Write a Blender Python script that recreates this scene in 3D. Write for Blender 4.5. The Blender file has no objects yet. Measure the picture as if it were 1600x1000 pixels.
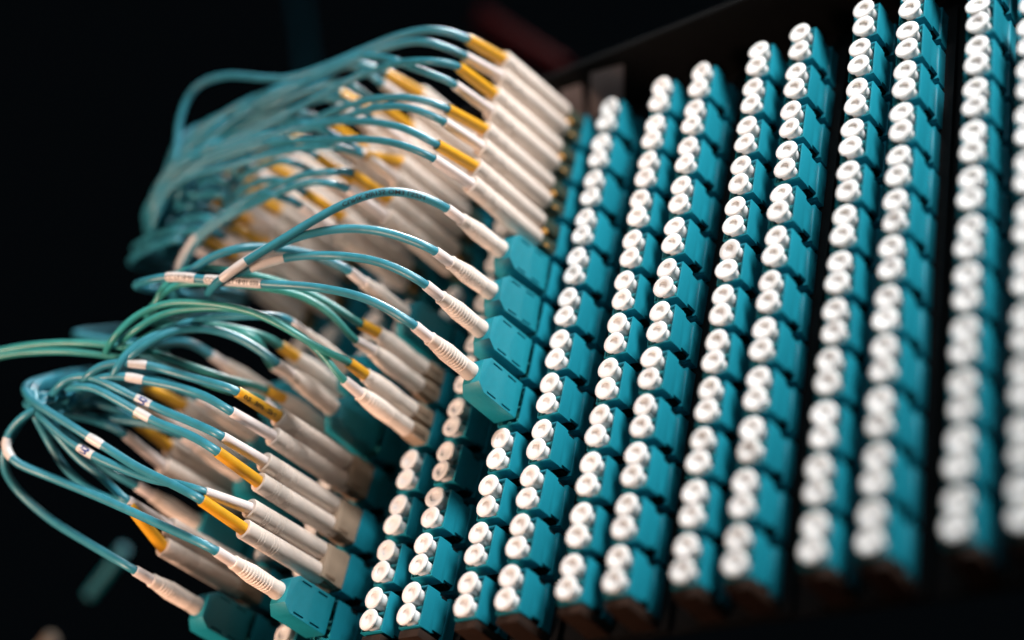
import bpy, bmesh, math, random
from mathutils import Vector, Matrix, Quaternion

random.seed(11)
MM = 0.001
Z0 = 1.0                     # height of the lowest adapter row above the floor (m)
S = bpy.context.scene
COL = S.collection

def W(x, y, z):              # millimetres on the panel -> metres in the world
    return Vector((x * MM, y * MM, Z0 + z * MM))

# ------------------------------------------------------------------ camera
cam_d = bpy.data.cameras.new('camera')
cam = bpy.data.objects.new('camera', cam_d)
COL.objects.link(cam)
right = Vector((0.7686808796713258, 0.6111645349296873, 0.18869980517123272))
up = Vector((0.2256599190361998, -0.5351616177778994, 0.814051376632609))
back = Vector((0.5985042240185593, -0.5831637455304033, -0.54928384259))
M = Matrix((right, up, back)).transposed().to_4x4()
M.translation = W(304.284, -269.039, -165.966)
cam.matrix_world = M
cam_d.sensor_width = 36
cam_d.lens = 56.322
cam_d.clip_start = 0.01
cam_d.clip_end = 20
cam_d.dof.use_dof = True
cam_d.dof.focus_distance = 0.428
cam_d.dof.aperture_fstop = 3.0
cam_d.dof.aperture_blades = 0
S.camera = cam

# ------------------------------------------------------------------ world and lamps
wd = bpy.data.worlds.new('World')
S.world = wd
wd.use_nodes = True
bg = wd.node_tree.nodes['Background']
bg.inputs['Color'].default_value = (0.5, 0.75, 1.0, 1)
bg.inputs['Strength'].default_value = 0.0022

def area(name, pos, target, size, power, color):
    d = bpy.data.lights.new(name, 'AREA')
    d.shape = 'DISK'
    d.size = size
    d.energy = power
    d.color = color
    o = bpy.data.objects.new(name, d)
    COL.objects.link(o)
    o.location = pos
    o.rotation_euler = (target - pos).to_track_quat('-Z', 'Y').to_euler()
    return o

ctr = W(105, 0, 85)
key = area('key_lamp', ctr + Vector((0.56, -0.43, 0.71)) * 0.78, ctr, 0.16, 1.98, (1.0, 0.995, 0.985))
key.data.spread = math.radians(64)
area('fill_lamp', ctr + Vector((0.35, -1.0, 0.45)) * 0.9, ctr, 0.5, 1.7, (0.78, 0.92, 1.0))
rim = area('overhead_lamp', W(-85, 20, 600), W(-40, -52, 130), 0.14, 0.6, (0.94, 0.98, 1.0))
rim.data.spread = math.radians(52)
low = area('low_warm_lamp', W(-140, -420, -390), W(-55, -40, 18), 0.2, 0.34, (1.0, 0.66, 0.48))
low.data.spread = math.radians(36)

S.view_settings.view_transform = 'Standard'
S.view_settings.look = 'None'
S.view_settings.exposure = 0
S.view_settings.gamma = 1
S.view_settings.use_curve_mapping = False
S.render.engine = 'CYCLES'
S.cycles.max_bounces = 6
S.cycles.use_denoising = True
CORDS = [
  {"t":"A","c":2,"r":7,"end":[[0,-42.14,-4.08]],"cab":[[[-4.9,-47.3,-3.1],[-10.6,-53.7,-4.7],[-18.8,-58.9,-10.0],[-27.7,-62.5,-16.9],[-35.3,-65.2,-23.2],[-42.6,-67.3,-28.3],[-50.1,-68.3,-33.1]]],"marks":[[[5.95,6.95,"plain"],[0.55,3.15,"print"]]],"tint":"t"},
  {"t":"A","c":2,"r":6,"end":[[0,-44.06,-4.76]],"cab":[[[-11.6,-49.0,-0.6],[-22.4,-55.7,-0.8],[-31.1,-60.9,-4.3],[-38.0,-64.1,-8.1],[-45.3,-66.3,-13.1],[-51.9,-67.2,-17.1]]],"marks":[[[4.0,5.5,"text"]]],"tint":"t"},
  {"t":"A","c":2,"r":5,"end":[[0,-42.19,-1.19]],"cab":[[[-8.9,-48.0,2.9],[-24.7,-53.4,6.8],[-36.6,-59.9,5.2],[-43.6,-63.2,2.1],[-50.8,-65.3,-0.7]]],"marks":[[[2.95,4.15,"plain"]]],"tint":"t"},
  {"t":"A","c":2,"r":4,"end":[[0,-40.24,0.03]],"cab":[[[-9.7,-48.0,5.3],[-26.3,-53.0,11.0],[-42.4,-60.2,12.3],[-56.8,-67.0,13.3],[-69.2,-72.9,14.1],[-74.8,-74.9,13.1]]],"marks":[[[3.05,4.1,"text"],[4.35,5.0,"text2"]]],"tint":"t"},
  {"t":"A","c":0,"r":6,"end":[[0,-42.58,-0.86]],"cab":[[[-9.4,-48.7,2.1],[-15.7,-57.5,0.2],[-18.9,-65.3,-4.8],[-26.7,-68.1,-7.9],[-32.5,-69.3,-12.4]]],"marks":[[]],"tint":"t"},
  {"t":"G","c":0,"r":5,"up":"y","drop":-0.4,"end":[[0,-30.82,1.38],[0,-31.17,-4.36]],"cab":[[[-7.0,-41.5,5.0],[-12.7,-51.6,5.4],[-19.0,-60.5,4.3],[-31.4,-67.1,5.5],[-37.8,-70.2,2.6],[-40.4,-70.6,-4.1]],[[-2.2,-39.1,-0.6],[-7.4,-47.8,1.8],[-13.7,-56.5,0.6],[-27.3,-64.0,1.0],[-38.0,-68.9,-0.0],[-41.4,-70.0,-5.1]]],"marks":[[],[]],"tint":"g"},
  {"t":"G","c":0,"r":4,"up":"y","drop":-0.4,"end":[[0,-30.04,2.62],[0,-29.77,-3.19]],"cab":[[[-1.4,-40.4,1.4],[-5.6,-47.2,3.4],[-13.4,-55.9,6.4],[-24.8,-63.3,8.0],[-36.8,-69.5,7.5],[-45.0,-72.7,3.0],[-49.6,-73.7,-3.6]],[[-3.5,-38.6,2.2],[-9.1,-47.4,6.2],[-16.0,-56.4,7.5],[-27.3,-63.2,7.4],[-38.1,-68.5,5.0],[-46.7,-70.8,-0.8]]],"marks":[[],[]],"tint":"g"},
  {"t":"G","c":-2,"r":4,"up":"y","drop":-0.4,"end":[[0,-29.67,1.71],[0,-26.57,-2.84]],"cab":[[[-0.7,-45.1,-3.0],[-5.6,-53.2,-3.0],[-15.3,-63.7,-1.7],[-28.3,-75.2,-3.0],[-41.2,-81.3,-4.0],[-52.6,-85.8,-6.1],[-64.7,-89.5,-9.3],[-85.8,-93.5,-14.2]],[[1.0,-44.9,-7.4],[-11.0,-55.4,-4.1],[-19.9,-64.9,-4.0],[-33.1,-77.2,-5.9],[-52.2,-85.3,-7.7],[-64.2,-88.9,-11.3],[-85.2,-92.9,-16.2]]],"marks":[[],[]],"tint":"g"},
  {"t":"G","c":-2,"r":5,"up":"y","drop":-0.4,"end":[None,None],"cab":[[[4.9,-43.4,-2.6],[-1.7,-52.3,-3.6],[-7.6,-60.6,-7.2],[-10.9,-67.0,-14.5],[-16.5,-68.8,-21.7]],[[5.6,-43.4,-4.3],[-4.1,-52.4,-4.2],[-11.0,-61.5,-9.8],[-15.0,-67.7,-18.9]]],"marks":[[],[]],"tint":"g"},
  {"t":"A","c":-1,"r":4,"end":[[0,-44.3,1.91]],"cab":[[[-5.9,-48.9,5.3],[-12.3,-56.0,6.2],[-15.4,-62.0,3.5],[-20.6,-67.2,-2.3],[-27.0,-68.9,-8.2]]],"marks":[[]],"tint":"t"},
  {"t":"A","c":-1,"r":5,"end":[[0,-39.3,1.47]],"cab":[[[0.8,-47.9,-2.0],[-12.6,-58.0,-5.8],[-19.5,-64.3,-11.7],[-26.3,-69.4,-20.0],[-29.4,-69.8,-26.9]]],"marks":[[]],"tint":"t"},
  {"t":"D","c":-1,"r":3,"up":"y","drop":-1.2,"end":[[0,-49.39,0.7],[0,-50.28,-5.62]],"cab":[[[-7.4,-53.3,3.0],[-18.8,-58.9,5.8],[-24.2,-64.1,6.5],[-28.3,-69.5,4.9],[-34.3,-72.3,3.4],[-36.8,-73.0,0.6]],[[-8.3,-53.2,-1.1],[-17.3,-58.3,1.3],[-24.5,-63.4,1.8],[-30.6,-68.7,1.8],[-35.5,-71.1,0.2]]],"marks":[[[3.0,3.6,"plain"]],[[3.0,3.45,"plain"]]],"tint":"t"},
  {"t":"D","c":-1,"r":2,"up":"w","drop":-1.2,"end":[[0,-48.56,0.95],[0,-49.06,-3.73]],"cab":[[[-10.3,-53.0,5.5],[-23.5,-58.4,10.6],[-26.9,-62.2,11.7],[-31.2,-68.0,13.2],[-37.7,-72.0,15.6],[-42.9,-74.7,15.1],[-45.4,-75.4,12.3]],[[-9.8,-53.0,1.5],[-22.4,-57.9,6.1],[-25.9,-61.4,7.8],[-31.9,-67.5,10.5],[-37.3,-71.1,12.8],[-41.3,-72.8,12.3]]],"marks":[[[2.0,3.0,"B"]],[[2.0,3.0,"plain"]]],"tint":"t"},
  {"t":"D","c":-1,"r":1,"up":"w","drop":-1.2,"end":[[0,-48.38,-1.37],[0,-49.19,-3.92]],"cab":[[[-9.3,-51.0,1.5],[-20.3,-53.0,4.1],[-29.6,-57.0,7.1],[-37.0,-62.0,9.6],[-41.3,-65.3,11.7],[-46.7,-69.8,15.0],[-52.1,-74.7,19.6]],[[-10.7,-52.0,1.2],[-23.7,-56.0,6.8],[-35.1,-61.4,12.8],[-37.9,-65.6,14.1],[-44.3,-70.5,17.6],[-50.5,-75.3,20.8],[-54.0,-77.5,22.9]]],"marks":[[[4.0,5.0,"B"]],[[3.0,4.0,"plain"]]],"tint":"t"},
  {"t":"A","c":-1,"r":0,"end":[[0,-42.53,0.44]],"cab":[[[-16.2,-48.0,6.6],[-37.6,-56.7,14.6],[-54.8,-66.3,20.1],[-59.4,-72.0,21.1],[-61.9,-74.2,24.0],[-62.3,-75.8,27.3],[-58.6,-76.5,31.4],[-52.9,-76.3,34.0]]],"marks":[[[4.45,5.95,"plain"]]],"tint":"t"},
  {"t":"A","c":-3,"r":0,"end":[[0,-41.97,-0.21]],"cab":[[[-13.5,-47.6,6.0],[-28.7,-55.4,13.6],[-35.3,-64.8,19.7],[-33.0,-71.8,23.1],[-30.6,-73.8,27.8],[-25.1,-75.0,33.3],[-19.8,-75.6,36.0]]],"marks":[[]],"tint":"t"},
  {"t":"D","c":-3,"r":1,"up":"w","drop":-1.2,"end":[[0,-47.41,1.92],[0,-47.38,0.72]],"cab":[[[-9.4,-53.7,8.8],[-13.6,-59.5,11.6],[-18.0,-66.8,16.8],[-19.3,-74.6,21.0]],[[-9.1,-52.6,3.4],[-20.6,-60.2,11.0],[-22.6,-68.5,17.6],[-21.5,-75.3,21.1]]],"marks":[[],[]],"tint":"t"},
  {"t":"D","c":-4,"r":3,"up":"y","drop":-1.2,"end":[[0,-48.78,3.02],[0,-49.36,-2.58]],"cab":[[[-1.6,-54.6,3.7],[-11.3,-63.2,3.2],[-14.8,-71.5,1.0],[-10.0,-76.1,-4.7]],[[-4.8,-54.6,-0.7],[-6.1,-62.3,-2.7],[-7.7,-69.3,-5.4],[-7.2,-74.6,-7.6]]],"marks":[[],[]],"tint":"t"},
  {"t":"D","c":-4,"r":4,"up":"y","drop":-1.2,"end":[[0,-48.69,0.18],[0,-48.18,-5.81]],"cab":[[[0.5,-54.8,-1.9],[-0.3,-61.7,-7.3],[-0.0,-67.3,-14.0]],[[0.9,-55.6,-6.5],[-1.0,-62.5,-9.8],[-0.7,-67.2,-15.9]]],"marks":[[],[]],"tint":"t"},
  {"t":"A","c":-4,"r":2,"end":[[0,-42.85,0.13]],"cab":[[[-4.1,-47.5,1.6],[-6.6,-56.4,4.5],[-8.7,-65.0,6.4],[-7.5,-73.5,7.6]]],"marks":[[]],"tint":"t"},
  {"t":"A","c":-3,"r":3,"end":None,"cab":None,"marks":[[]],"tint":"t"},
  {"t":"A","c":-3,"r":4,"end":None,"cab":None,"marks":[[]],"tint":"t"},
  {"t":"A","c":-3,"r":5,"end":None,"cab":None,"marks":[[]],"tint":"t"},
  {"t":"D","c":2,"r":11,"up":"y","drop":-3.3,"end":[[0,-50.52,-5.7],[0,-51.52,-12.49]],"cab":[[[-5.5,-54.5,-4.2],[-17.3,-56.6,-1.5],[-32.9,-59.0,-3.4],[-44.3,-62.5,-8.3],[-57.0,-65.8,-10.6],[-68.5,-69.4,-8.4],[-80.8,-73.0,-5.4],[-92.2,-74.7,-6.8],[-97.8,-72.7,-14.9],[-99.2,-68.6,-25.8],[-100.8,-64.5,-36.5]],[[-12.1,-55.1,-6.0],[-23.6,-57.2,-4.7],[-36.8,-59.4,-7.0],[-50.5,-63.2,-12.0],[-63.7,-65.8,-15.2],[-75.2,-66.7,-20.4],[-87.2,-67.0,-26.5],[-97.1,-66.1,-33.8],[-102.4,-63.2,-42.7]]],"marks":[[],[]],"tint":"t"},
  {"t":"D","c":2,"r":10,"up":"y","drop":-2.8,"end":[[0,-48.99,-2.14],[0,-50.44,-9.14]],"cab":[[[-3.5,-55.1,-3.6],[-17.9,-57.2,0.2],[-33.2,-58.0,1.0],[-48.1,-60.4,-4.0],[-61.0,-62.3,-9.4],[-74.7,-64.6,-12.3],[-89.0,-66.4,-16.1],[-101.2,-66.3,-23.2],[-107.9,-64.5,-29.8]],[[-11.2,-55.1,-3.0],[-24.9,-57.2,5.7],[-37.0,-59.7,8.9],[-48.5,-62.8,3.3],[-59.3,-64.1,-1.7],[-68.9,-65.6,-2.6],[-82.4,-68.1,-2.9],[-93.9,-68.6,-6.7],[-99.4,-66.5,-13.5]]],"marks":[[],[]],"tint":"t"},
  {"t":"D","c":2,"r":9,"up":"y","drop":-2.3,"end":[[0,-50.91,-4.36],[0,-49.74,-8.7]],"cab":[[[-7.1,-55.1,-2.0],[-18.8,-57.2,1.5],[-34.5,-58.0,4.0],[-47.8,-58.1,3.7],[-60.6,-60.4,-0.7],[-74.3,-62.9,-3.1],[-88.7,-65.3,-5.2],[-99.8,-65.2,-11.0],[-106.3,-62.7,-19.7]],[[-8.3,-55.4,-5.2],[-21.4,-57.5,-1.5],[-35.5,-58.0,-0.7],[-52.1,-58.5,1.1],[-67.7,-62.8,1.7],[-82.1,-65.0,-0.5],[-94.7,-66.0,-3.5],[-103.8,-64.3,-11.5]]],"marks":[[],[]],"tint":"t"},
  {"t":"D","c":2,"r":8,"up":"y","drop":-1.8,"end":[[0,-50.68,-3.03],[0,-49.9,-7.78]],"cab":[[[-8.4,-55.4,1.7],[-23.8,-57.5,8.6],[-44.3,-58.0,15.9],[-58.3,-60.7,15.7],[-71.9,-63.6,14.6],[-86.5,-66.2,13.4],[-99.2,-67.0,9.7],[-108.3,-65.5,2.4]],[[-9.2,-55.4,-3.7],[-24.2,-57.5,2.1],[-41.4,-58.0,7.9],[-60.2,-60.4,12.8],[-74.0,-63.7,12.7],[-88.4,-66.0,10.5],[-99.9,-66.0,5.5],[-106.5,-63.4,-3.1]]],"marks":[[],[]],"tint":"t"},
  {"t":"D","c":0,"r":8,"up":"y","drop":-1.8,"end":[[0,-46.95,-0.6],[0,-47.11,-6.28]],"cab":[[[-0.3,-55.4,-5.1],[-9.2,-57.5,-4.1],[-22.2,-58.0,-4.2],[-36.0,-57.9,-5.4],[-46.1,-58.7,-9.9],[-53.1,-58.4,-13.0],[-59.3,-56.6,-18.8],[-63.5,-54.1,-24.3]],[[-1.8,-55.4,-8.4],[-7.9,-57.5,-7.8],[-20.8,-58.0,-7.9],[-35.6,-57.3,-8.0],[-45.4,-58.0,-11.4],[-52.1,-57.7,-14.3],[-58.2,-56.0,-19.3],[-62.6,-53.6,-24.8]]],"marks":[[[6.1,7.45,"plain"]],[]],"tint":"t"},
  {"t":"D","c":0,"r":9,"up":"y","drop":-2,"end":[[0,-49.08,-7.67],[0,-49.3,-6.39]],"cab":[[[-0.6,-55.8,-10.3],[-13.3,-57.8,-7.0],[-28.9,-59.4,-5.5],[-41.5,-62.9,-7.9],[-56.1,-65.7,-8.5],[-66.8,-65.9,-11.2],[-72.8,-63.4,-17.6]],[[-6.3,-56.3,-3.1],[-23.5,-59.3,6.5],[-40.8,-62.9,3.6],[-50.1,-66.9,0.1],[-64.3,-68.2,-1.8],[-73.0,-66.2,-7.8]]],"marks":[[],[]],"tint":"t"},
  {"t":"D","c":0,"r":11,"up":"y","drop":-3,"end":[[0,-49.19,-4.13],[0,-49.3,-8.37]],"cab":[[[-3.6,-56.7,-5.0],[-16.8,-60.3,-5.0],[-29.0,-63.4,-9.6],[-39.8,-67.6,-15.3],[-54.9,-68.2,-20.3],[-65.8,-66.5,-28.0]],[[-8.2,-56.9,-3.7],[-21.3,-60.1,-11.6],[-40.9,-65.1,-12.9],[-50.1,-68.6,-23.0],[-63.2,-67.6,-31.7],[-70.8,-63.7,-43.4]]],"marks":[[],[]],"tint":"t"},
  {"t":"D","c":0,"r":10,"up":"y","drop":-2.5,"end":[[0,-49.3,-1.72],[0,-49.3,-7.87]],"cab":[[[-9.3,-56.7,4.3],[-24.9,-60.3,1.2],[-44.3,-64.5,-5.8],[-54.4,-67.8,-16.0],[-66.0,-67.6,-20.3],[-72.3,-64.3,-28.5]],[[-9.1,-56.5,-2.1],[-25.3,-60.0,-3.4],[-45.2,-64.2,-8.1],[-55.4,-67.8,-17.3],[-66.7,-67.5,-21.5],[-72.9,-64.2,-29.5]]],"marks":[[],[]],"tint":"t"},
  {"t":"D","c":-1,"r":8,"up":"y","drop":-2.0,"end":[[0,-49.3,-1.11],[0,-49.3,-5.82]],"cab":[[[1.4,-58.0,-4.1],[-17.3,-56.0,3.7],[-31.0,-53.5,4.2]],[[0.4,-58.0,-9.2],[-17.6,-55.6,-1.2],[-31.7,-52.7,-0.7]]],"marks":[[],[]],"tint":"t"},
  {"t":"D","c":-3,"r":8,"up":"y","drop":-2.0,"end":[[0,-49.3,-2.13],[0,-49.3,-6.83]],"cab":[[[6.2,-58.3,-8.5],[-7.1,-57.7,-3.0],[-19.8,-56.6,-2.5]],[[4.4,-58.3,-12.2],[-7.4,-57.3,-7.8],[-20.5,-55.9,-7.4]]],"marks":[[],[]],"tint":"t"},
  {"t":"D","c":-4,"r":8,"up":"y","drop":-2.0,"end":[[0,-49.3,-2.27],[0,-49.3,-6.51]],"cab":[[[5.9,-58.8,-8.7],[-3.8,-58.5,-5.4],[-17.1,-58.1,-5.5]],[[4.9,-58.7,-11.7],[-4.0,-58.1,-9.7],[-17.7,-57.5,-9.9]]],"marks":[[],[]],"tint":"t"},
  {"t":"D","c":-1,"r":9,"up":"y","drop":-2.4,"end":[[0,-49.3,-1.42],[0,-49.3,-7.23]],"cab":[[[1.3,-58.0,-5.4],[-13.5,-56.7,1.0],[-29.3,-55.3,1.6]],[[0.1,-58.0,-10.3],[-13.9,-56.2,-4.8],[-30.1,-54.4,-4.2]]],"marks":[[],[]],"tint":"t"},
  {"t":"D","c":-3,"r":9,"up":"y","drop":-2.4,"end":[[0,-49.3,-1.99],[0,-49.3,-7.49]],"cab":[[[5.2,-58.8,-8.6],[-4.3,-58.7,-3.7],[-14.5,-57.8,-3.9]],[[6.4,-58.6,-13.8],[-4.6,-58.2,-9.2],[-15.2,-57.0,-9.3]]],"marks":[[],[]],"tint":"t"},
  {"t":"D","c":-4,"r":9,"up":"y","drop":-2.3,"end":[[0,-49.3,-2.21],[0,-49.3,-7.02]],"cab":[[[7.6,-59.1,-9.5],[-3.6,-59.7,-6.1],[-12.8,-59.4,-7.5]],[[7.1,-59.0,-14.2],[-3.9,-59.3,-11.0],[-13.4,-58.7,-12.4]]],"marks":[[],[]],"tint":"t"},
  {"t":"D","c":-1,"r":10,"up":"y","drop":-2.8,"end":[[0,-49.3,-2.52],[0,-49.3,-7.31]],"cab":[[[0.1,-57.9,-5.6],[-10.5,-59.8,-3.2],[-19.3,-59.8,-6.2],[-24.3,-59.6,-13.9]],[[0.7,-57.7,-10.6],[-10.8,-59.4,-8.1],[-20.0,-59.0,-10.9],[-25.3,-58.6,-18.3]]],"marks":[[],[]],"tint":"t"},
  {"t":"D","c":-3,"r":10,"up":"y","drop":-2.8,"end":[[0,-49.3,-2.84],[0,-49.3,-7.36]],"cab":[[[5.1,-58.7,-9.4],[-2.5,-61.7,-8.6],[-8.2,-62.9,-12.2],[-9.7,-63.8,-20.0]],[[6.0,-58.5,-14.1],[-2.7,-61.4,-13.2],[-8.7,-62.3,-16.7],[-10.7,-62.9,-24.2]]],"marks":[[],[]],"tint":"t"},
  {"t":"D","c":-4,"r":10,"up":"y","drop":-2.6,"end":[[0,-49.3,-3.02],[0,-49.3,-7.08]],"cab":[[[6.7,-59.0,-10.3],[3.1,-62.2,-12.0],[-4.1,-64.1,-15.8],[-4.9,-65.8,-23.0]],[[6.4,-58.9,-13.8],[2.9,-61.9,-16.1],[-4.5,-63.5,-19.9],[-5.8,-65.0,-26.8]]],"marks":[[],[]],"tint":"t"},
  {"t":"D","c":-1,"r":11,"up":"y","drop":-3.2,"end":[[0,-49.3,-4.12],[0,-49.3,-8.11]],"cab":[[[0.4,-58.2,-8.0],[-8.6,-60.6,-6.2],[-18.0,-61.4,-9.7],[-22.0,-61.8,-18.4]],[[-0.2,-58.2,-11.1],[-8.7,-60.2,-10.4],[-18.4,-60.8,-13.7],[-22.8,-60.9,-22.1]]],"marks":[[],[]],"tint":"t"},
  {"t":"D","c":-3,"r":11,"up":"y","drop":-3.2,"end":[[0,-49.3,-3.42],[0,-49.3,-9.12]],"cab":[[[5.4,-59.0,-10.9],[-0.3,-62.6,-10.2],[-6.5,-64.7,-14.1],[-7.0,-66.4,-22.2]],[[5.0,-58.9,-16.1],[-0.7,-62.2,-15.8],[-7.2,-63.9,-19.6],[-8.2,-65.4,-27.2]]],"marks":[[],[]],"tint":"t"},
  {"t":"D","c":-4,"r":11,"up":"y","drop":-2.9,"end":[[0,-49.3,-2.85],[0,-49.3,-7.38]],"cab":[[[7.3,-59.4,-10.7],[1.5,-63.6,-10.7],[-1.8,-66.0,-15.9],[-1.4,-68.1,-25.2]],[[6.7,-59.2,-15.0],[1.3,-63.3,-15.3],[-2.4,-65.4,-20.4],[-2.3,-67.2,-29.3]]],"marks":[[],[]],"tint":"t"},
]

# ------------------------------------------------------------------ materials
def material(name, base, rough=0.45, var=0.12, scale=900, bump=0.0, bscale=2500, sss=0.0, metal=0.0, stretch=(1, 1, 1), coat=0.0, dirt=None):
    m = bpy.data.materials.new(name)
    m.use_nodes = True
    nt = m.node_tree
    b = nt.nodes['Principled BSDF']
    b.inputs['Roughness'].default_value = rough
    b.inputs['Metallic'].default_value = metal
    b.inputs['Coat Weight'].default_value = coat
    if sss:
        b.inputs['Subsurface Weight'].default_value = sss
        b.inputs['Subsurface Radius'].default_value = (0.0016, 0.0016, 0.0015)
        b.inputs['Subsurface Scale'].default_value = 1.0
    tc = nt.nodes.new('ShaderNodeTexCoord')
    mp = nt.nodes.new('ShaderNodeMapping')
    mp.inputs['Scale'].default_value = stretch
    nt.links.new(tc.outputs['Object'], mp.inputs['Vector'])
    n = nt.nodes.new('ShaderNodeTexNoise')
    n.inputs['Scale'].default_value = scale
    n.inputs['Detail'].default_value = 4
    nt.links.new(mp.outputs['Vector'], n.inputs['Vector'])
    r = nt.nodes.new('ShaderNodeValToRGB')
    r.color_ramp.elements[0].position = 0.3
    r.color_ramp.elements[1].position = 0.7
    r.color_ramp.elements[0].color = (*[c * (1 - var) for c in base], 1)
    r.color_ramp.elements[1].color = (*[min(1, c * (1 + var)) for c in base], 1)
    nt.links.new(n.outputs['Fac'], r.inputs['Fac'])
    # every copy differs a little in tone
    oi = nt.nodes.new('ShaderNodeObjectInfo')
    hv = nt.nodes.new('ShaderNodeHueSaturation')
    mr = nt.nodes.new('ShaderNodeMapRange')
    mr.inputs['To Min'].default_value = 0.92
    mr.inputs['To Max'].default_value = 1.06
    nt.links.new(oi.outputs['Random'], mr.inputs['Value'])
    nt.links.new(mr.outputs['Result'], hv.inputs['Value'])
    nt.links.new(r.outputs['Color'], hv.inputs['Color'])
    last = hv.outputs['Color']
    if dirt:
        n2 = nt.nodes.new('ShaderNodeTexNoise')
        n2.inputs['Scale'].default_value = 260
        n2.inputs['Detail'].default_value = 6
        nt.links.new(tc.outputs['Object'], n2.inputs['Vector'])
        r2 = nt.nodes.new('ShaderNodeValToRGB')
        r2.color_ramp.elements[0].position = 0.56
        r2.color_ramp.elements[1].position = 0.74
        mx = nt.nodes.new('ShaderNodeMix')
        mx.data_type = 'RGBA'
        nt.links.new(n2.outputs['Fac'], r2.inputs['Fac'])
        ml = nt.nodes.new('ShaderNodeMath')
        ml.operation = 'MULTIPLY'
        ml.inputs[1].default_value = 0.35
        nt.links.new(r2.outputs['Color'], ml.inputs[0])
        nt.links.new(ml.outputs[0], mx.inputs['Factor'])
        nt.links.new(last, mx.inputs['A'])
        mx.inputs['B'].default_value = (*dirt, 1)
        last = mx.outputs['Result']
    nt.links.new(last, b.inputs['Base Color'])
    if bump:
        n3 = nt.nodes.new('ShaderNodeTexNoise')
        n3.inputs['Scale'].default_value = bscale
        n3.inputs['Detail'].default_value = 3
        nt.links.new(mp.outputs['Vector'], n3.inputs['Vector'])
        bp = nt.nodes.new('ShaderNodeBump')
        bp.inputs['Strength'].default_value = bump
        bp.inputs['Distance'].default_value = 0.00008
        nt.links.new(n3.outputs['Fac'], bp.inputs['Height'])
        nt.links.new(bp.outputs['Normal'], b.inputs['Normal'])
    return m

TEAL = material('teal_plastic', (0.007, 0.195, 0.262), 0.36, 0.10, 500, 0.25, 1800, stretch=(1, 0.35, 0.12))
TEAL_IN = material('teal_plastic_inner', (0.02, 0.20, 0.225), 0.4, 0.12, 500)
PLUG = material('teal_plug_plastic', (0.005, 0.195, 0.250), 0.45, 0.05, 700, 0.35, 3500)
CAPM = material('white_cap_plastic', (0.69, 0.69, 0.685), 0.5, 0.02, 400, 0.10, 1500, sss=1.0)
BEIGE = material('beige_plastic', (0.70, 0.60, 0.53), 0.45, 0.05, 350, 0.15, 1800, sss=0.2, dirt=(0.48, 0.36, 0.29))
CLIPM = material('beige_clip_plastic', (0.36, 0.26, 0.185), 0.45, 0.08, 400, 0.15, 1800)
DARKC = material('brown_latch_plastic', (0.20, 0.13, 0.085), 0.5, 0.1, 400)
WHITE = material('white_sleeve_plastic', (0.72, 0.63, 0.60), 0.36, 0.04, 350, 0.15, 1500, sss=0.2)
YELLOW = material('yellow_sleeve_plastic', (0.66, 0.315, 0.012), 0.40, 0.06, 350, 0.15, 1500)
CABT = material('teal_cable_jacket', (0.024, 0.180, 0.240), 0.40, 0.12, 260, 0.25, 1400)
CABG = material('sea_green_cable_jacket', (0.028, 0.225, 0.205), 0.40, 0.12, 260, 0.25, 1400)
LABEL = material('white_label_film', (0.52, 0.50, 0.49), 0.32, 0.03, 300, 0.1, 1500)
INK = material('black_ink', (0.012, 0.013, 0.015), 0.5, 0.1)
BLUE = material('blue_ink', (0.006, 0.035, 0.20), 0.5, 0.1)
BLACK = material('black_painted_metal', (0.0045, 0.0045, 0.005), 0.65, 0.2, 150, 0.2, 900)
OLIVE = material('dark_olive_plastic', (0.030, 0.040, 0.026), 0.4, 0.2, 300)
BROWN = material('dark_brown_plastic', (0.020, 0.009, 0.005), 0.5, 0.2, 200)
GREY = material('grey_card', (0.13, 0.11, 0.115), 0.6, 0.1, 80)
RED = material('red_cable_jacket', (0.02, 0.0006, 0.0008), 0.9, 0.1)
RED.node_tree.nodes['Principled BSDF'].inputs['Specular IOR Level'].default_value = 0.02
for m_ in (CABT, CABG): m_.node_tree.nodes['Principled BSDF'].inputs['Specular IOR Level'].default_value = 0.5
DEEP = material('matt_black_metal', (0.0018, 0.0018, 0.0018), 0.8, 0.2, 150)
DEEP.node_tree.nodes['Principled BSDF'].inputs['Specular IOR Level'].default_value = 0.06
BLACK.node_tree.nodes['Principled BSDF'].inputs['Specular IOR Level'].default_value = 0.12
BRASS = material('amber_plastic', (0.62, 0.30, 0.07), 0.3, 0.15, 300)

# ------------------------------------------------------------------ mesh helpers (millimetres in, metres out)
def finish(bm, name, mat, smooth=None, bevel=0.0):
    bmesh.ops.remove_doubles(bm, verts=bm.verts, dist=1e-5)
    bmesh.ops.recalc_face_normals(bm, faces=bm.faces)
    if bevel:
        es = [e for e in bm.edges if len(e.link_faces) == 2 and e.calc_face_angle(0) > math.radians(40)]
        bmesh.ops.bevel(bm, geom=es, offset=bevel, segments=2, profile=0.6, affect='EDGES', clamp_overlap=True)
    bmesh.ops.scale(bm, vec=(MM, MM, MM), verts=bm.verts)
    me = bpy.data.meshes.new(name)
    bm.to_mesh(me)
    bm.free()
    me.materials.append(mat)
    if smooth is not None or bevel:
        me.shade_smooth()
        me.set_sharp_from_angle(angle=math.radians(smooth if smooth is not None else 38))
    return me

def box(bm, x0, x1, y0, y1, z0, z1):
    v = [bm.verts.new(p) for p in ((x0, y0, z0), (x1, y0, z0), (x1, y1, z0), (x0, y1, z0), (x0, y0, z1), (x1, y0, z1), (x1, y1, z1), (x0, y1, z1))]
    for f in ((0, 3, 2, 1), (4, 5, 6, 7), (0, 1, 5, 4), (1, 2, 6, 5), (2, 3, 7, 6), (3, 0, 4, 7)):
        bm.faces.new([v[i] for i in f])

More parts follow.
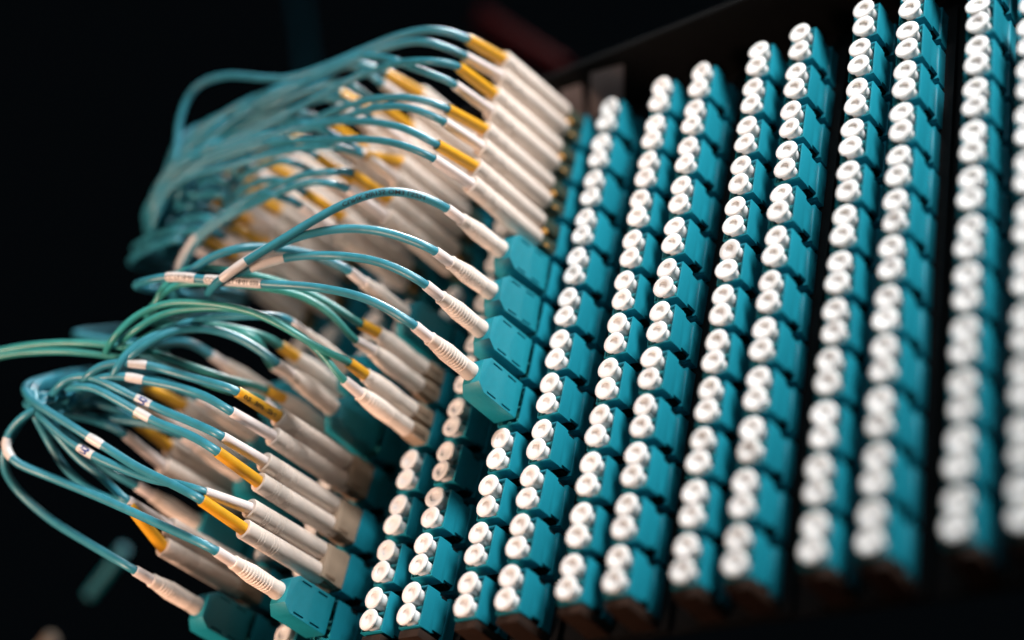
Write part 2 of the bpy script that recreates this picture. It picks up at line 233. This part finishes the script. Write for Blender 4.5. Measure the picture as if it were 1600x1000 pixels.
def loft(bm, rings, cap0=True, cap1=True):
    rs = [[bm.verts.new(p) for p in r] for r in rings]
    n = len(rs[0])
    for a, b in zip(rs, rs[1:]):
        for i in range(n):
            bm.faces.new((a[i], a[(i + 1) % n], b[(i + 1) % n], b[i]))
    if cap0: bm.faces.new(rs[0])
    if cap1: bm.faces.new(rs[-1])
    return rs

def rect(y, x0, x1, z0, z1):
    return [(x0, y, z0), (x1, y, z0), (x1, y, z1), (x0, y, z1)]

def lathe(bm, prof, seg=24, sq=None):           # prof: (y, radius) along the Y axis
    rings = []
    for y, r in prof:
        rings.append([(r * math.cos(2 * math.pi * i / seg), y, r * math.sin(2 * math.pi * i / seg)) for i in range(seg)])
    loft(bm, rings)

def obj(name, me, parent=None, loc=None, rot=None):
    o = bpy.data.objects.new(name, me)
    COL.objects.link(o)
    if parent is not None: o.parent = parent
    if loc is not None: o.location = loc
    if rot is not None:
        o.rotation_mode = 'QUATERNION'
        o.rotation_quaternion = rot
    return o

def tag(o, label, cat, group=None):
    o['label'] = label
    o['category'] = cat
    if group: o['group'] = group
    return o

def empty(name, loc):
    o = bpy.data.objects.new(name, None)
    o.empty_display_size = 0.005
    COL.objects.link(o)
    o.location = loc
    return o

# ------------------------------------------------------------------ layout of the panel
RP, PA, PB = 14.5, 13.974, 19.701          # row pitch, pitch inside a pair of columns, pitch between pairs
C_MIN, C_MAX, ROWS = -4, 11, 12
def colx(c): return (c // 2) * (PA + PB) + (c % 2) * PA
ORD = ['', 'first', 'second', 'third', 'fourth', 'fifth', 'sixth', 'seventh', 'eighth', 'ninth', 'tenth', 'eleventh', 'twelfth',
       'thirteenth', 'fourteenth', 'fifteenth', 'sixteenth', 'seventeenth', 'eighteenth']
def where(c, r):
    col = 'rightmost column' if c == C_MAX else ORD[C_MAX - c + 1] + ' column from right'
    row = 'bottom row' if r == 0 else ORD[r + 1] + ' row from bottom'
    return row + ', ' + col

# the panel itself: black plate, ledge above, strips between the column pairs
panel = empty('adapter_rack', W(60, 18, -20))
tag(panel, 'black metal rack plate and ledge carrying the teal adapter columns', 'rack')
def panel_box(name, x0, x1, y0, y1, z0, z1, mat=BLACK, bev=0.4):
    bm = bmesh.new()
    box(bm, x0 - 60, x1 - 60, y0 - 18, y1 - 18, z0 + 20, z1 + 20)
    return obj(name, finish(bm, name, mat, bevel=bev), panel)
panel_box('back_plate', -85, 225, 17.5, 19.0, -9.5, 178.0)
panel_box('top_ledge', -20, 230, -6.0, 26.0, 178.2, 180.2, DEEP, bev=0.12)
for c in range(C_MIN, C_MAX + 1):
    if c % 2 == 0:
        panel_box('mounting_strip', colx(c) - 6.2, colx(c) + PA + 6.2, 15.6, 17.3, -9.5, 11 * RP + 9.5)
for c in range(C_MIN, C_MAX + 1):             # brown end stop under the lowest adapter of every column
    bm = bmesh.new()
    x = colx(c) - 60
    loft(bm, [rect(2.9 - 18, x - 3.5, x + 3.5, -8.6 + 20, -6.35 + 20), rect(15.4 - 18, x - 3.5, x + 3.5, -9.3 + 20, -6.5 + 20)])
    obj('end_stop', finish(bm, 'end_stop', BROWN, bevel=0.15), panel)
for pts in (((26.6, -.3), (34.4, .3), (25.9, 14.0), (17.0, 13.4)), ((40.0, -2.3), (51.4, -.7), (40.5, 14.6), (27.0, 14.9))):   # two pale cards stuck under the ledge
    bm = bmesh.new()
    loft(bm, [[(x - 60, y - 18, 177.5 + 20) for x, y in pts], [(x - 60, y - 18, 178.0 + 20) for x, y in pts]])
    obj('label_card', finish(bm, 'label_card', GREY), panel)

# ------------------------------------------------------------------ adapters
def adapter_meshes():
    bm = bmesh.new()                         # moulded front shell, open towards -Y
    X, Z = 3.65, 5.85
    sec = [rect(2.5, -X - .35, X, -Z, Z), rect(6.4, -X - .35, X, -Z, Z), rect(6.55, -X + .14, X - .14, -Z, Z), rect(7.5, -X + .14, X - .14, -Z, Z),
           rect(7.55, -X + .14, X - .14, -Z + 1.1, Z - 1.2), rect(11.4, -X + .14, X - .14, -Z + 1.1, Z - 1.2)]
    loft(bm, sec, cap0=False)
    # walls of the mouth and the well behind it
    loft(bm, [rect(2.5, -X - .35, X, -Z, Z), rect(2.5, -X, X - .42, -Z + .36, Z - .36), rect(8.6, -X + .2, X - .55, -Z + .5, Z - .5)], cap0=False)
    shell = finish(bm, 'front_shell', TEAL, bevel=0.08)
    bm = bmesh.new()                         # wall between the two ports, latch rails and corner posts inside
    box(bm, -2.9, 2.9, 3.3, 8.4, -.32, .32)
    for s in (-1, 1):
        box(bm, -3.5, -2.95, 2.9, 8.2, 3.1 * s - 1.7, 3.1 * s - .95)
        box(bm, -3.5, -2.95, 2.9, 8.2, 3.1 * s + .95, 3.1 * s + 1.7)
        box(bm, 2.2, 2.8, 3.0, 8.2, 4.35 * s - .42, 4.35 * s + .42)
    box(bm, -.7, .3, 2.75, 8.2, -5.35, -4.7)
    div = finish(bm, 'port_divider', TEAL_IN, bevel=0.05)
    bm = bmesh.new()                         # rib that stops the shell, and the wider body behind
    loft(bm, [rect(11.42, -X - .1, X + .1, -Z - .25, Z + .1), rect(12.3, -X - .1, X + .1, -Z - .25, Z + .1), rect(12.45, -X + .2, X - .2, -Z - .45, Z + .4), rect(18.2, -X + .2, X - .2, -Z - .45, Z + .4)])
    flange = finish(bm, 'rear_flange', TEAL, bevel=0.07)
    bm = bmesh.new()                         # black blocks above and below the waist, standing in for the gap's shade
    box(bm, -2.6, 2.6, 8.2, 11.3, -5.9, -4.9)
    box(bm, -2.6, 2.6, 8.2, 11.3, 4.5, 5.9)
    gap_block = finish(bm, 'gap_shade_block', BLACK, bevel=0.06)
    return dict(front_shell=shell, port_divider=div, rear_flange=flange, gap_shade_block=gap_block)
ADM = adapter_meshes()

def cap_mesh():
    bm = bmesh.new()
    prof = [(.52, 0.02), (.52, 1.30), (.46, 1.38), (.10, 1.44), (.03, 1.47), (.0, 1.52), (.0, 2.86), (.04, 3.0), (.14, 3.09), (.30, 3.12), (.82, 3.10),
            (.92, 3.02), (1.0, 2.8), (1.08, 2.5), (1.2, 2.4), (1.8, 2.32), (5.2, 2.22)]
    lathe(bm, prof, 28)
    return finish(bm, 'dust_cap', CAPM, smooth=50)
CAP = cap_mesh()

PLUGGED = {(k['c'], k['r']) for k in CORDS}
camR = M.inverted()
def in_view(p, m=40):                        # is a point of the panel inside the photographed field?
    q = camR @ p
    f = 56.322 / 36 * 1600
    return q.z < 0 and -m < 800 + f * q.x / -q.z < 1600 + m and -m < 500 - f * q.y / -q.z < 1000 + m

for c in range(C_MIN, C_MAX + 1):
    for r in range(ROWS):
        x, z = colx(c), r * RP
        if not (in_view(W(x, 3, z)) or in_view(W(x + 4, 14, z))) or (c == -4 and r < 2): continue
        jx, jz = random.uniform(-.12, .12), random.uniform(-.15, .15)
        a = empty('fibre_adapter', W(x + jx, 0, z + jz))
        a.rotation_euler = (random.gauss(0, .006), random.gauss(0, .008), random.gauss(0, .006))
        tag(a, 'teal duplex fibre adapter, ' + where(c, r), 'fibre adapter', 'teal adapters in the panel')
        for n, me in ADM.items(): obj(n, me, a)
        if (c, r) in PLUGGED: continue
        for s, nm in ((1, 'upper'), (-1, 'lower')):
            if not in_view(W(x, 0, z + 3.1 * s), 20): continue
            p = obj('dust_cap', CAP, None, W(x + jx + random.gauss(0, .07), random.gauss(0.05, .14), z + jz + 3.125 * s + random.gauss(0, .05)),
                    (Quaternion((0, 1, 0), random.uniform(0, 6.28)) if False else Quaternion((random.gauss(0, 1), 0, random.gauss(0, 1)), random.gauss(0, .055))))
            tag(p, nm + ' white dust cap, ' + where(c, r), 'dust cap', 'white dust caps')

# ------------------------------------------------------------------ connector meshes (mouth of the adapter at Y = 0, cable leaves towards -Y)
def plug_housing():
    bm = bmesh.new()
    Y0, Y1, X, Z = .7, -13.2, 3.7, 5.6
    ys = [Y1, -12.0, -8.2, -5.6, -1.9, Y0]
    zs = [-Z, -5.0, -4.45, 4.25, 4.8, Z]
    V = {}
    def v(i, j, d=0):
        k = (i, j, d)
        if k not in V: V[k] = bm.verts.new((X - d, ys[i], zs[j]))
        return V[k]
    for i in range(5):
        for j in range(5):
            if i in (1, 3) and j in (1, 3):
                d = .7
                bm.faces.new((v(i, j, d), v(i + 1, j, d), v(i + 1, j + 1, d), v(i, j + 1, d)))
                q = [(i, j), (i + 1, j), (i + 1, j + 1), (i, j + 1)]
                for a, b in zip(q, q[1:] + q[:1]):
                    bm.faces.new((v(*a), v(*b), v(*b, d), v(*a, d)))
            else:
                bm.faces.new((v(i, j), v(i + 1, j), v(i + 1, j + 1), v(i, j + 1)))
    bot = [v(i, 0) for i in range(6)]; top = [v(i, 5) for i in range(6)]
    fr = [v(0, j) for j in range(6)]; bk = [v(5, j) for j in range(6)]
    L = {k: bm.verts.new(p) for k, p in dict(b0=(-X, Y1, -Z), b1=(-X, Y0, -Z), t0=(-X, Y1, Z), t1=(-X, Y0, Z)).items()}
    bm.faces.new(bot + [L['b1'], L['b0']]); bm.faces.new(top + [L['t1'], L['t0']])
    bm.faces.new(bk + [L['t1'], L['b1']]); bm.faces.new((L['b0'], L['b1'], L['t1'], L['t0']))
    # tapered nose
    n = [bm.verts.new(p) for p in ((X, -15.9, -3.5), (X, -15.9, 3.4), (-2.2, -15.9, 3.4), (-2.2, -15.9, -3.5))]
    bm.faces.new(n)
    bm.faces.new(fr + [n[1], n[0]])
    bm.faces.new((fr[-1], L['t0'], n[2], n[1])); bm.faces.new((L['t0'], L['b0'], n[3], n[2])); bm.faces.new((L['b0'], fr[0], n[0], n[3]))
    return finish(bm, 'plug_housing', PLUG, bevel=0.09)

def ring_profile(pts, grooves, depth=.16, w=.16):
    def rad(y):
        for (a, ra), (b, rb) in zip(pts, pts[1:]):
            if (a - y) * (b - y) <= 0 and a != b: return ra + (rb - ra) * (y - a) / (b - a)
        return pts[-1][1]
    out = list(pts)
    for g in grooves:
        out += [(g + w * 1.6, rad(g + w * 1.6)), (g + w * .6, rad(g) - depth), (g - w * .6, rad(g) - depth), (g - w * 1.6, rad(g - w * 1.6))]
    ys = [p for p in out]
    return sorted(ys, key=lambda p: -p[0])

def boot_uniboot():                          # thick ribbed boot of the teal plugs
    pts = [(-15.0, 2.25), (-16.2, 2.6), (-17.2, 2.6), (-18.2, 2.42), (-21.0, 2.5), (-26.5, 2.62), (-30.5, 2.15), (-32.2, 1.92), (-33.2, 2.0), (-33.5, 1.85), (-33.6, 1.2)]
    bm = bmesh.new()
    lathe(bm, [(-14.5, .05)] + ring_profile(pts, [-20.6 - k * 1.02 for k in range(11)], .22, .18) + [(-33.3, .05)], 28)
    return finish(bm, 'boot', BEIGE, smooth=40)

def boot_long():                             # long straight tube of the duplex cords
    pts = [(-3.3, 2.5), (-3.8, 2.92), (-20.0, 2.92), (-32.4, 2.82), (-33.2, 2.86), (-33.6, 2.72), (-33.6, 1.85), (-32.9, 1.75)]
    bm = bmesh.new()
    prof = [(-3.0, .05)] + ring_profile(pts[:6], [-22.6, -23.6, -24.6, -27.6, -28.6, -29.4], .22, .14) + pts[6:] + [(-32.0, .05)]
    lathe(bm, prof, 28)
    return finish(bm, 'boot', BEIGE, smooth=40)

def boot_short():                            # short ribbed tube of the sea green cords
    pts = [(-3.3, 2.2), (-3.7, 2.6), (-6.5, 2.6), (-8.0, 2.42), (-15.0, 2.75), (-19.5, 2.55), (-22.8, 2.05), (-23.5, 2.1), (-23.7, 1.7)]
    bm = bmesh.new()
    lathe(bm, [(-3.0, .05)] + ring_profile(pts, [-12.2 - k * 1.15 for k in range(9)], .22, .2) + [(-23.2, .05)], 26)
    return finish(bm, 'boot', BEIGE, smooth=40)

def sleeve(name, length, r0, r1, mat):       # from 0 outwards
    bm = bmesh.new()
    lathe(bm, [(1.0, .05), (1.0, r0), (-length * .5, (r0 + r1) / 2), (-length + .25, r1), (-length, r1 * .93), (-length, r1 * .85), (-length + .5, r1 * .75), (-length + .6, .05)], 22)
    return finish(bm, name, mat, smooth=40)

def clip_long():                             # beige housing that holds the two tubes of a duplex cord
    bm = bmesh.new()
    loft(bm, [rect(-6.0, -3.0, 3.3, -4.9, 4.9), rect(-3.6, -3.0, 3.35, -5.0, 5.0), rect(-3.5, -2.9, 3.2, -4.85, 4.85), rect(.4, -2.9, 3.2, -5.3, 5.2), rect(6.0, -2.6, 2.6, -4.8, 4.8)])
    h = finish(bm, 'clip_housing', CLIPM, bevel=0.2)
    bm = bmesh.new()
    for s in (-1, 1):
        z = 3.1 * s
        box(bm, -1.7, 1.5, -3.9, .8, z + 2.0 * s - .45, z + 2.0 * s + .45)
    box(bm, 3.0, 3.45, -4.6, -.8, -4.4, -3.5)
    t = finish(bm, 'latch', DARKC, bevel=0.1)
    return h, t

def clip_short():
    bm = bmesh.new()
    for s in (-1, 1):
        z = 3.1 * s
        loft(bm, [rect(-3.6, -2.2, 2.3, z - 2.0, z + 2.0), rect(-1.0, -2.3, 2.4, z - 2.2, z + 2.2), rect(5.0, -2.3, 2.4, z - 2.2, z + 2.2)])
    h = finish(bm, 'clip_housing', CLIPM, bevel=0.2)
    bm = bmesh.new()
    for s in (-1, 1):
        z = 3.1 * s
        box(bm, 2.2, 2.75, -3.4, 1.6, z - 1.0, z + .9)
    t = finish(bm, 'latch', DARKC, bevel=0.1)
    return h, t

def clip_top():                              # slim dark housings with amber release tabs, upper rows
    bm = bmesh.new()
    for s in (-1, 1):
        z = 3.1 * s
        loft(bm, [rect(-3.4, -1.9, 1.9, z - 1.7, z + 1.7), rect(5.0, -2.2, 2.2, z - 2.1, z + 2.1)])
    h = finish(bm, 'clip_housing', OLIVE, bevel=0.2)
    bm = bmesh.new()
    box(bm, .6, 2.3, -3.0, -1.6, -.7, .7)
    box(bm, 1.2, 2.5, -1.6, -.2, -4.7, -4.0)
    t = finish(bm, 'latch', BRASS, bevel=0.2)
    return h, t

HOUSE, BOOT_U, BOOT_L, BOOT_S = plug_housing(), boot_uniboot(), boot_long(), boot_short()
CLIP_L, CLIP_S, CLIP_T = clip_long(), clip_short(), clip_top()
SLEEVES = {('A', 'w'): sleeve('strain_sleeve', 6.6, 1.55, 1.5, WHITE)}
for t, L, r0, r1 in (('D', 15.8, 1.78, 1.6), ('G', 7.0, 1.75, 1.6)):
    SLEEVES[(t, 'w')] = sleeve('strain_sleeve', L, r0 * .93, r1 * .92, WHITE)
    SLEEVES[(t, 'y')] = sleeve('strain_sleeve', L, r0, r1, YELLOW)

# ------------------------------------------------------------------ cables
def spline(pts, step=1.5):                   # centripetal Catmull-Rom through the points
    P = [Vector(p) for p in pts]
    P = [P[0] * 2 - P[1]] + P + [P[-1] * 2 - P[-2]]
    out, keys = [], []
    for i in range(1, len(P) - 2):
        p0, p1, p2, p3 = P[i - 1:i + 3]
        t0 = 0; t1 = t0 + max((p1 - p0).length, .01) ** .5; t2 = t1 + max((p2 - p1).length, .01) ** .5; t3 = t2 + max((p3 - p2).length, .01) ** .5
        n = max(3, int((p2 - p1).length / step))
        for k in range(n):
            t = t1 + (t2 - t1) * k / n
            a1 = p0 * ((t1 - t) / (t1 - t0)) + p1 * ((t - t0) / (t1 - t0))
            a2 = p1 * ((t2 - t) / (t2 - t1)) + p2 * ((t - t1) / (t2 - t1))
            a3 = p2 * ((t3 - t) / (t3 - t2)) + p3 * ((t - t2) / (t3 - t2))
            b1 = a1 * ((t2 - t) / (t2 - t0)) + a2 * ((t - t0) / (t2 - t0))
            b2 = a2 * ((t3 - t) / (t3 - t1)) + a3 * ((t - t1) / (t3 - t1))
            out.append(b1 * ((t2 - t) / (t2 - t1)) + b2 * ((t - t1) / (t2 - t1)))
            keys.append(i - 1 + k / n)
    out.append(P[-2]); keys.append(len(pts) - 1.0)
    for _ in range(6):                       # relax the kinks a stiff fibre jacket would not have
        q = [out[0], out[1]] + [(out[i - 1] + out[i] * 2 + out[i + 1]) / 4 for i in range(2, len(out) - 1)] + [out[-1]]
        out = q
    return out, keys

def frames(path):
    T = [(path[min(i + 1, len(path) - 1)] - path[max(i - 1, 0)]).normalized() for i in range(len(path))]
    n = Vector((0, 0, 1)); n = (n - T[0] * n.dot(T[0])).normalized()
    N = []
    for t in T:
        n = (n - t * n.dot(t)).normalized()
        N.append(n)
    return T, N

def tube(path, T, N, r, sides=12, capped=True):
    bm = bmesh.new()
    rr = r if callable(r) else (lambda i: r)
    rings = []
    for i, (p, t, n) in enumerate(zip(path, T, N)):
        b = t.cross(n)
        rings.append([p + (n * math.cos(2 * math.pi * k / sides) + b * math.sin(2 * math.pi * k / sides)) * rr(i) for k in range(sides)])
    loft(bm, rings, capped, capped)
    return bm

def text_mesh(s):
    cu = bpy.data.curves.new('print', 'FONT')
    cu.body = s
    cu.size = 1.0
    cu.resolution_u = 2
    cu.offset = 0.018
    o = bpy.data.objects.new('print', cu)
    COL.objects.link(o)
    dg = bpy.context.evaluated_depsgraph_get()
    me = bpy.data.meshes.new_from_object(o.evaluated_get(dg))
    bpy.data.objects.remove(o)
    bpy.data.curves.remove(cu)
    return me

def wrap_text(s, path, T, N, i0, i1, radius, height, toward, mat, name, flip=True, fill=.94):
    me = text_mesh(s)
    xs = [v.co.x for v in me.vertices]; ysv = [v.co.y for v in me.vertices]
    x0, x1, y0, y1 = min(xs), max(xs), min(ysv), max(ysv)
    bm = bmesh.new(); bm.from_mesh(me)
    bmesh.ops.subdivide_edges(bm, edges=[e for e in bm.edges if e.calc_length() > .25], cuts=1)
    for v in bm.verts:
        u = (v.co.x - x0) / (x1 - x0); w = ((v.co.y - y0) / (y1 - y0) - .5) * height
        if flip: u, w = 1 - u, -w
        f = i0 + (i1 - i0) * ((1 - fill) / 2 + u * fill)
        a = int(max(0, min(len(path) - 2, math.floor(f)))); t = f - a
        p = path[a].lerp(path[a + 1], t); tt = T[a].lerp(T[a + 1], t).normalized()
        d = toward - p; d = (d - tt * d.dot(tt)).normalized()
        side = d.cross(tt)
        if side.z < 0: side = -side
        ang = w / radius
        v.co = p + (d * math.cos(ang) + side * math.sin(ang)) * radius
    bpy.data.meshes.remove(me)
    return finish(bm, name, mat)

def aim(a, b):                               # rotation that turns -Y into b - a
    return Vector((0, -1, 0)).rotation_difference(b - a)

HUBS = {'top': (-150, -76, 150), 'mid': (-118, -62, 70), 'low': (-120, -66, 40)}
CAMV = Vector((304.284, -269.039, -165.966))
R_CAB = 1.2

def build_cable(root, c, r, start, direction, pts, marks, tint):
    s = Vector(start)
    if pts is None:                          # cords deep in the bundle: out of the sleeve, then over to the left and down
        j = lambda a: random.uniform(-a, a)
        o = Vector((colx(c), 0, r * RP))
        if r >= 8:
            h1 = Vector((-92 + j(9), -58 + j(6), 172 + j(13))) - o
            h2 = Vector((-114 + j(8), -50 + j(6), 156 + j(14))) - o
            m = s.lerp(h1, .5) + Vector((0, -8 + j(3), 9 + j(5)))
            pts = [s + Vector((-4 + j(2), -7, .8)), m, h1, h2]
        else:
            pts = [s + Vector((-4 + j(2), -7, .8)), s + Vector((-16 + j(4), -14 + j(3), 3 + j(3))), s + Vector((-34 + j(5), -18 + j(3), 2 + j(4)))]
        marks = []
    d = Vector(direction).normalized()
    last = Vector(pts[-1])                   # where the bundle turns away behind the panel's left end
    tan = (last - Vector(pts[-2])).normalized()
    away = Vector((-.60, .58, .55))
    drop = [tan * 6 + away * 8, tan * 9 + away * 34, tan * 9 + away * 80]
    if last.x + colx(c) < -118 and r < 8: drop = [tan * 20]
    full = [s - d * 2.0, s + d * 1.5] + [Vector(p) for p in pts] + [last + v for v in drop]
    path, keys = spline(full)
    T, N = frames(path)
    o = obj('cable', finish(tube(path, T, N, R_CAB if r < 8 and tint == 't' else 1.04), 'cable', CABG if tint == 'g' else CABT, smooth=60), root)
    def idx(k):                              # key in the data counts from the sleeve end
        k += 1
        return min(range(len(keys)), key=lambda i: abs(keys[i] - k))
    cam_local = CAMV - Vector((colx(c), 0, r * RP))
    for a, b, kind in marks:
        i0, i1 = sorted((idx(a), idx(b)))
        if i1 - i0 < 3: i1 = i0 + 3
        if kind == 'print':
            obj('printed_marking', wrap_text('CUNK 50/125 OM3 LSZH', path, T, N, i0, i1, R_CAB + .03, 1.35, cam_local, INK, 'printed_marking'), o)
            continue
        big = kind in ('text', 'text2') or i1 - i0 > 7
        rad = 1.36 if not big else 1.46
        seg = slice(i0, i1 + 1)
        L = i1 - i0
        bm = tube(path[seg], T[seg], N[seg], lambda i: rad * (.93 if i in (0, L) else 1.0), 18)
        obj('label_sleeve' if big else 'marker_ring', finish(bm, 'label_sleeve', LABEL, smooth=50), o)
        if kind in ('text', 'text2'):
            obj('printed_code', wrap_text('CC-UNK-T3.18-01 020' if kind == 'text' else 'CC-T3.18-01', path, T, N, i0, i1, rad + .02, 1.35, cam_local, INK, 'printed_code'), o)
        elif kind == 'B':
            m = (i0 + i1) / 2
            h = .85
            obj('printed_letter', wrap_text('B', path, T, N, m - h, m + h, rad + .03, 2.5, cam_local, BLUE, 'printed_letter', fill=1.0), o)
    return o

SIDE = {'y': 'yellow', 'w': 'white'}
for k in CORDS:
    c, r, t = k['c'], k['r'], k['t']
    x, z = colx(c), r * RP
    root = empty('patch_cable', W(x, 0, z))
    if t == 'A':
        end = Vector(k['end'][0]) if k['end'] else Vector((0, -40, random.uniform(-2, 0)))
        q = aim(Vector((0, 0, 0)), end)
        obj('plug_housing', HOUSE, root, None, q)
        b = obj('boot', BOOT_U, root, None, q)
        tail = q @ Vector((0, -33.0, 0)); L = (end - tail).length
        sl = obj('strain_sleeve', SLEEVES[('A', 'w')], b, Vector((0, -33.0, 0)) * MM)
        e2 = q @ Vector((0, -39.4, 0))
        build_cable(root, c, r, e2, e2, k['cab'][0] if k['cab'] else None, k['marks'][0], k['tint'])
        tag(root, 'single cable with ribbed boot, teal plug, ' + where(c, r), 'patch cord', 'cords with teal plugs')
        continue
    Lt, Ls = (33.5, 15.8) if t == 'D' else (23.5, 7.0)
    mid = Vector((0, -Lt, k['drop']))
    q = aim(Vector((0, 0, 0)), mid)
    h, la = (CLIP_T if r >= 8 else CLIP_L) if t == 'D' else CLIP_S
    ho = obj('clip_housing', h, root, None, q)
    obj('latch', la, ho)
    for i, s in ((0, 1), (1, -1)):
        bo = obj('boot', BOOT_L if t == 'D' else BOOT_S, root, (q @ Vector((0, 0, 3.1 * s))) * MM, q)
        tail = q @ Vector((0, -Lt, 3.1 * s))
        kind = ('y' if k['up'] == 'y' else 'w') if s == 1 else ('w' if k['up'] == 'y' else 'y')
        e = k['end'][i]
        if e is None:
            e = tail + (q @ Vector((random.uniform(-.8, .3), -Ls, random.uniform(-1.2, .4) - (1.5 if r >= 8 else 0))))
        e = Vector(e)
        qs = aim(tail, e)
        e2 = tail + (e - tail).normalized() * Ls
        obj('strain_sleeve', SLEEVES[(t, kind)], bo, (q.inverted() @ (tail - q @ Vector((0, 0, 3.1 * s)))) * MM, q.inverted() @ qs)
        if (c, r) == (-1, 3) and kind == 'y':
            d = (e - tail).normalized()
            P = [tail + d * q_ for q_ in range(1, 16)]
            T_, N_ = frames(P)
            for f0, f1, tx in ((10.6, 13.2, '02'), (5.6, 9.0, '206P'), (1.2, 4.2, 'ZP-1')):
                me = wrap_text(tx, P, T_, N_, f0, f1, 1.80, 1.3, CAMV - Vector((x, 0, z)), INK, 'printed_code', fill=1.0)
                obj('printed_code', me, bo, -(q.inverted() @ (q @ Vector((0, 0, 3.1 * s)))) * MM, q.inverted())
        build_cable(root, c, r, e2, e - tail, k['cab'][i], k['marks'][i], k['tint'])
    if t == 'D':
        tag(root, 'duplex cord, %s sleeve above %s, ' % (SIDE[k['up']], SIDE['w' if k['up'] == 'y' else 'y']) + where(c, r), 'patch cord', 'duplex cords with long beige boots')
    else:
        tag(root, 'sea green duplex cord, short yellow sleeve, ' + where(c, r), 'patch cord', 'sea green duplex cords')

# ------------------------------------------------------------------ things in the dark behind
def loose_cable(name, pts, r, mat, label):
    path, keys = spline(pts)
    T, N = frames(path)
    o = Vector(pts[0])
    me = finish(tube([p - o for p in path], T, N, r), name, mat, smooth=60)
    q = obj(name, me, None, W(*o))
    return tag(q, label, 'cable')
loose_cable('red_cable', [(-129.8, 90.0, 366.87), (-111.2, 90.0, 348.02), (-86.62, 90.0, 323.86), (-66.1, 90.0, 303.96)], 5.0, RED, 'thick dark red cable in the shade above the rack ledge')
loose_cable('hanging_cable', [(-336.22, 110.0, 515.29), (-317.92, 110.0, 478.92), (-301.38, 110.0, 445.07), (-284.87, 110.0, 407.93)], 2.6, CABT, 'blurred dark teal cable hanging behind the top bundle')
loose_cable('stray_cable', [(-178, 33, 63), (-186, 35, 56), (-196, 37, 48)], 2.4, PLUG, 'short blurred teal cable end in the dark below the bundle')
loose_cable('stray_boot', [(-205, 34, 31), (-212, 35, 26), (-222, 36, 18)], 2.4, CLIPM, 'blurred beige boot tip at the bottom edge in the dark')
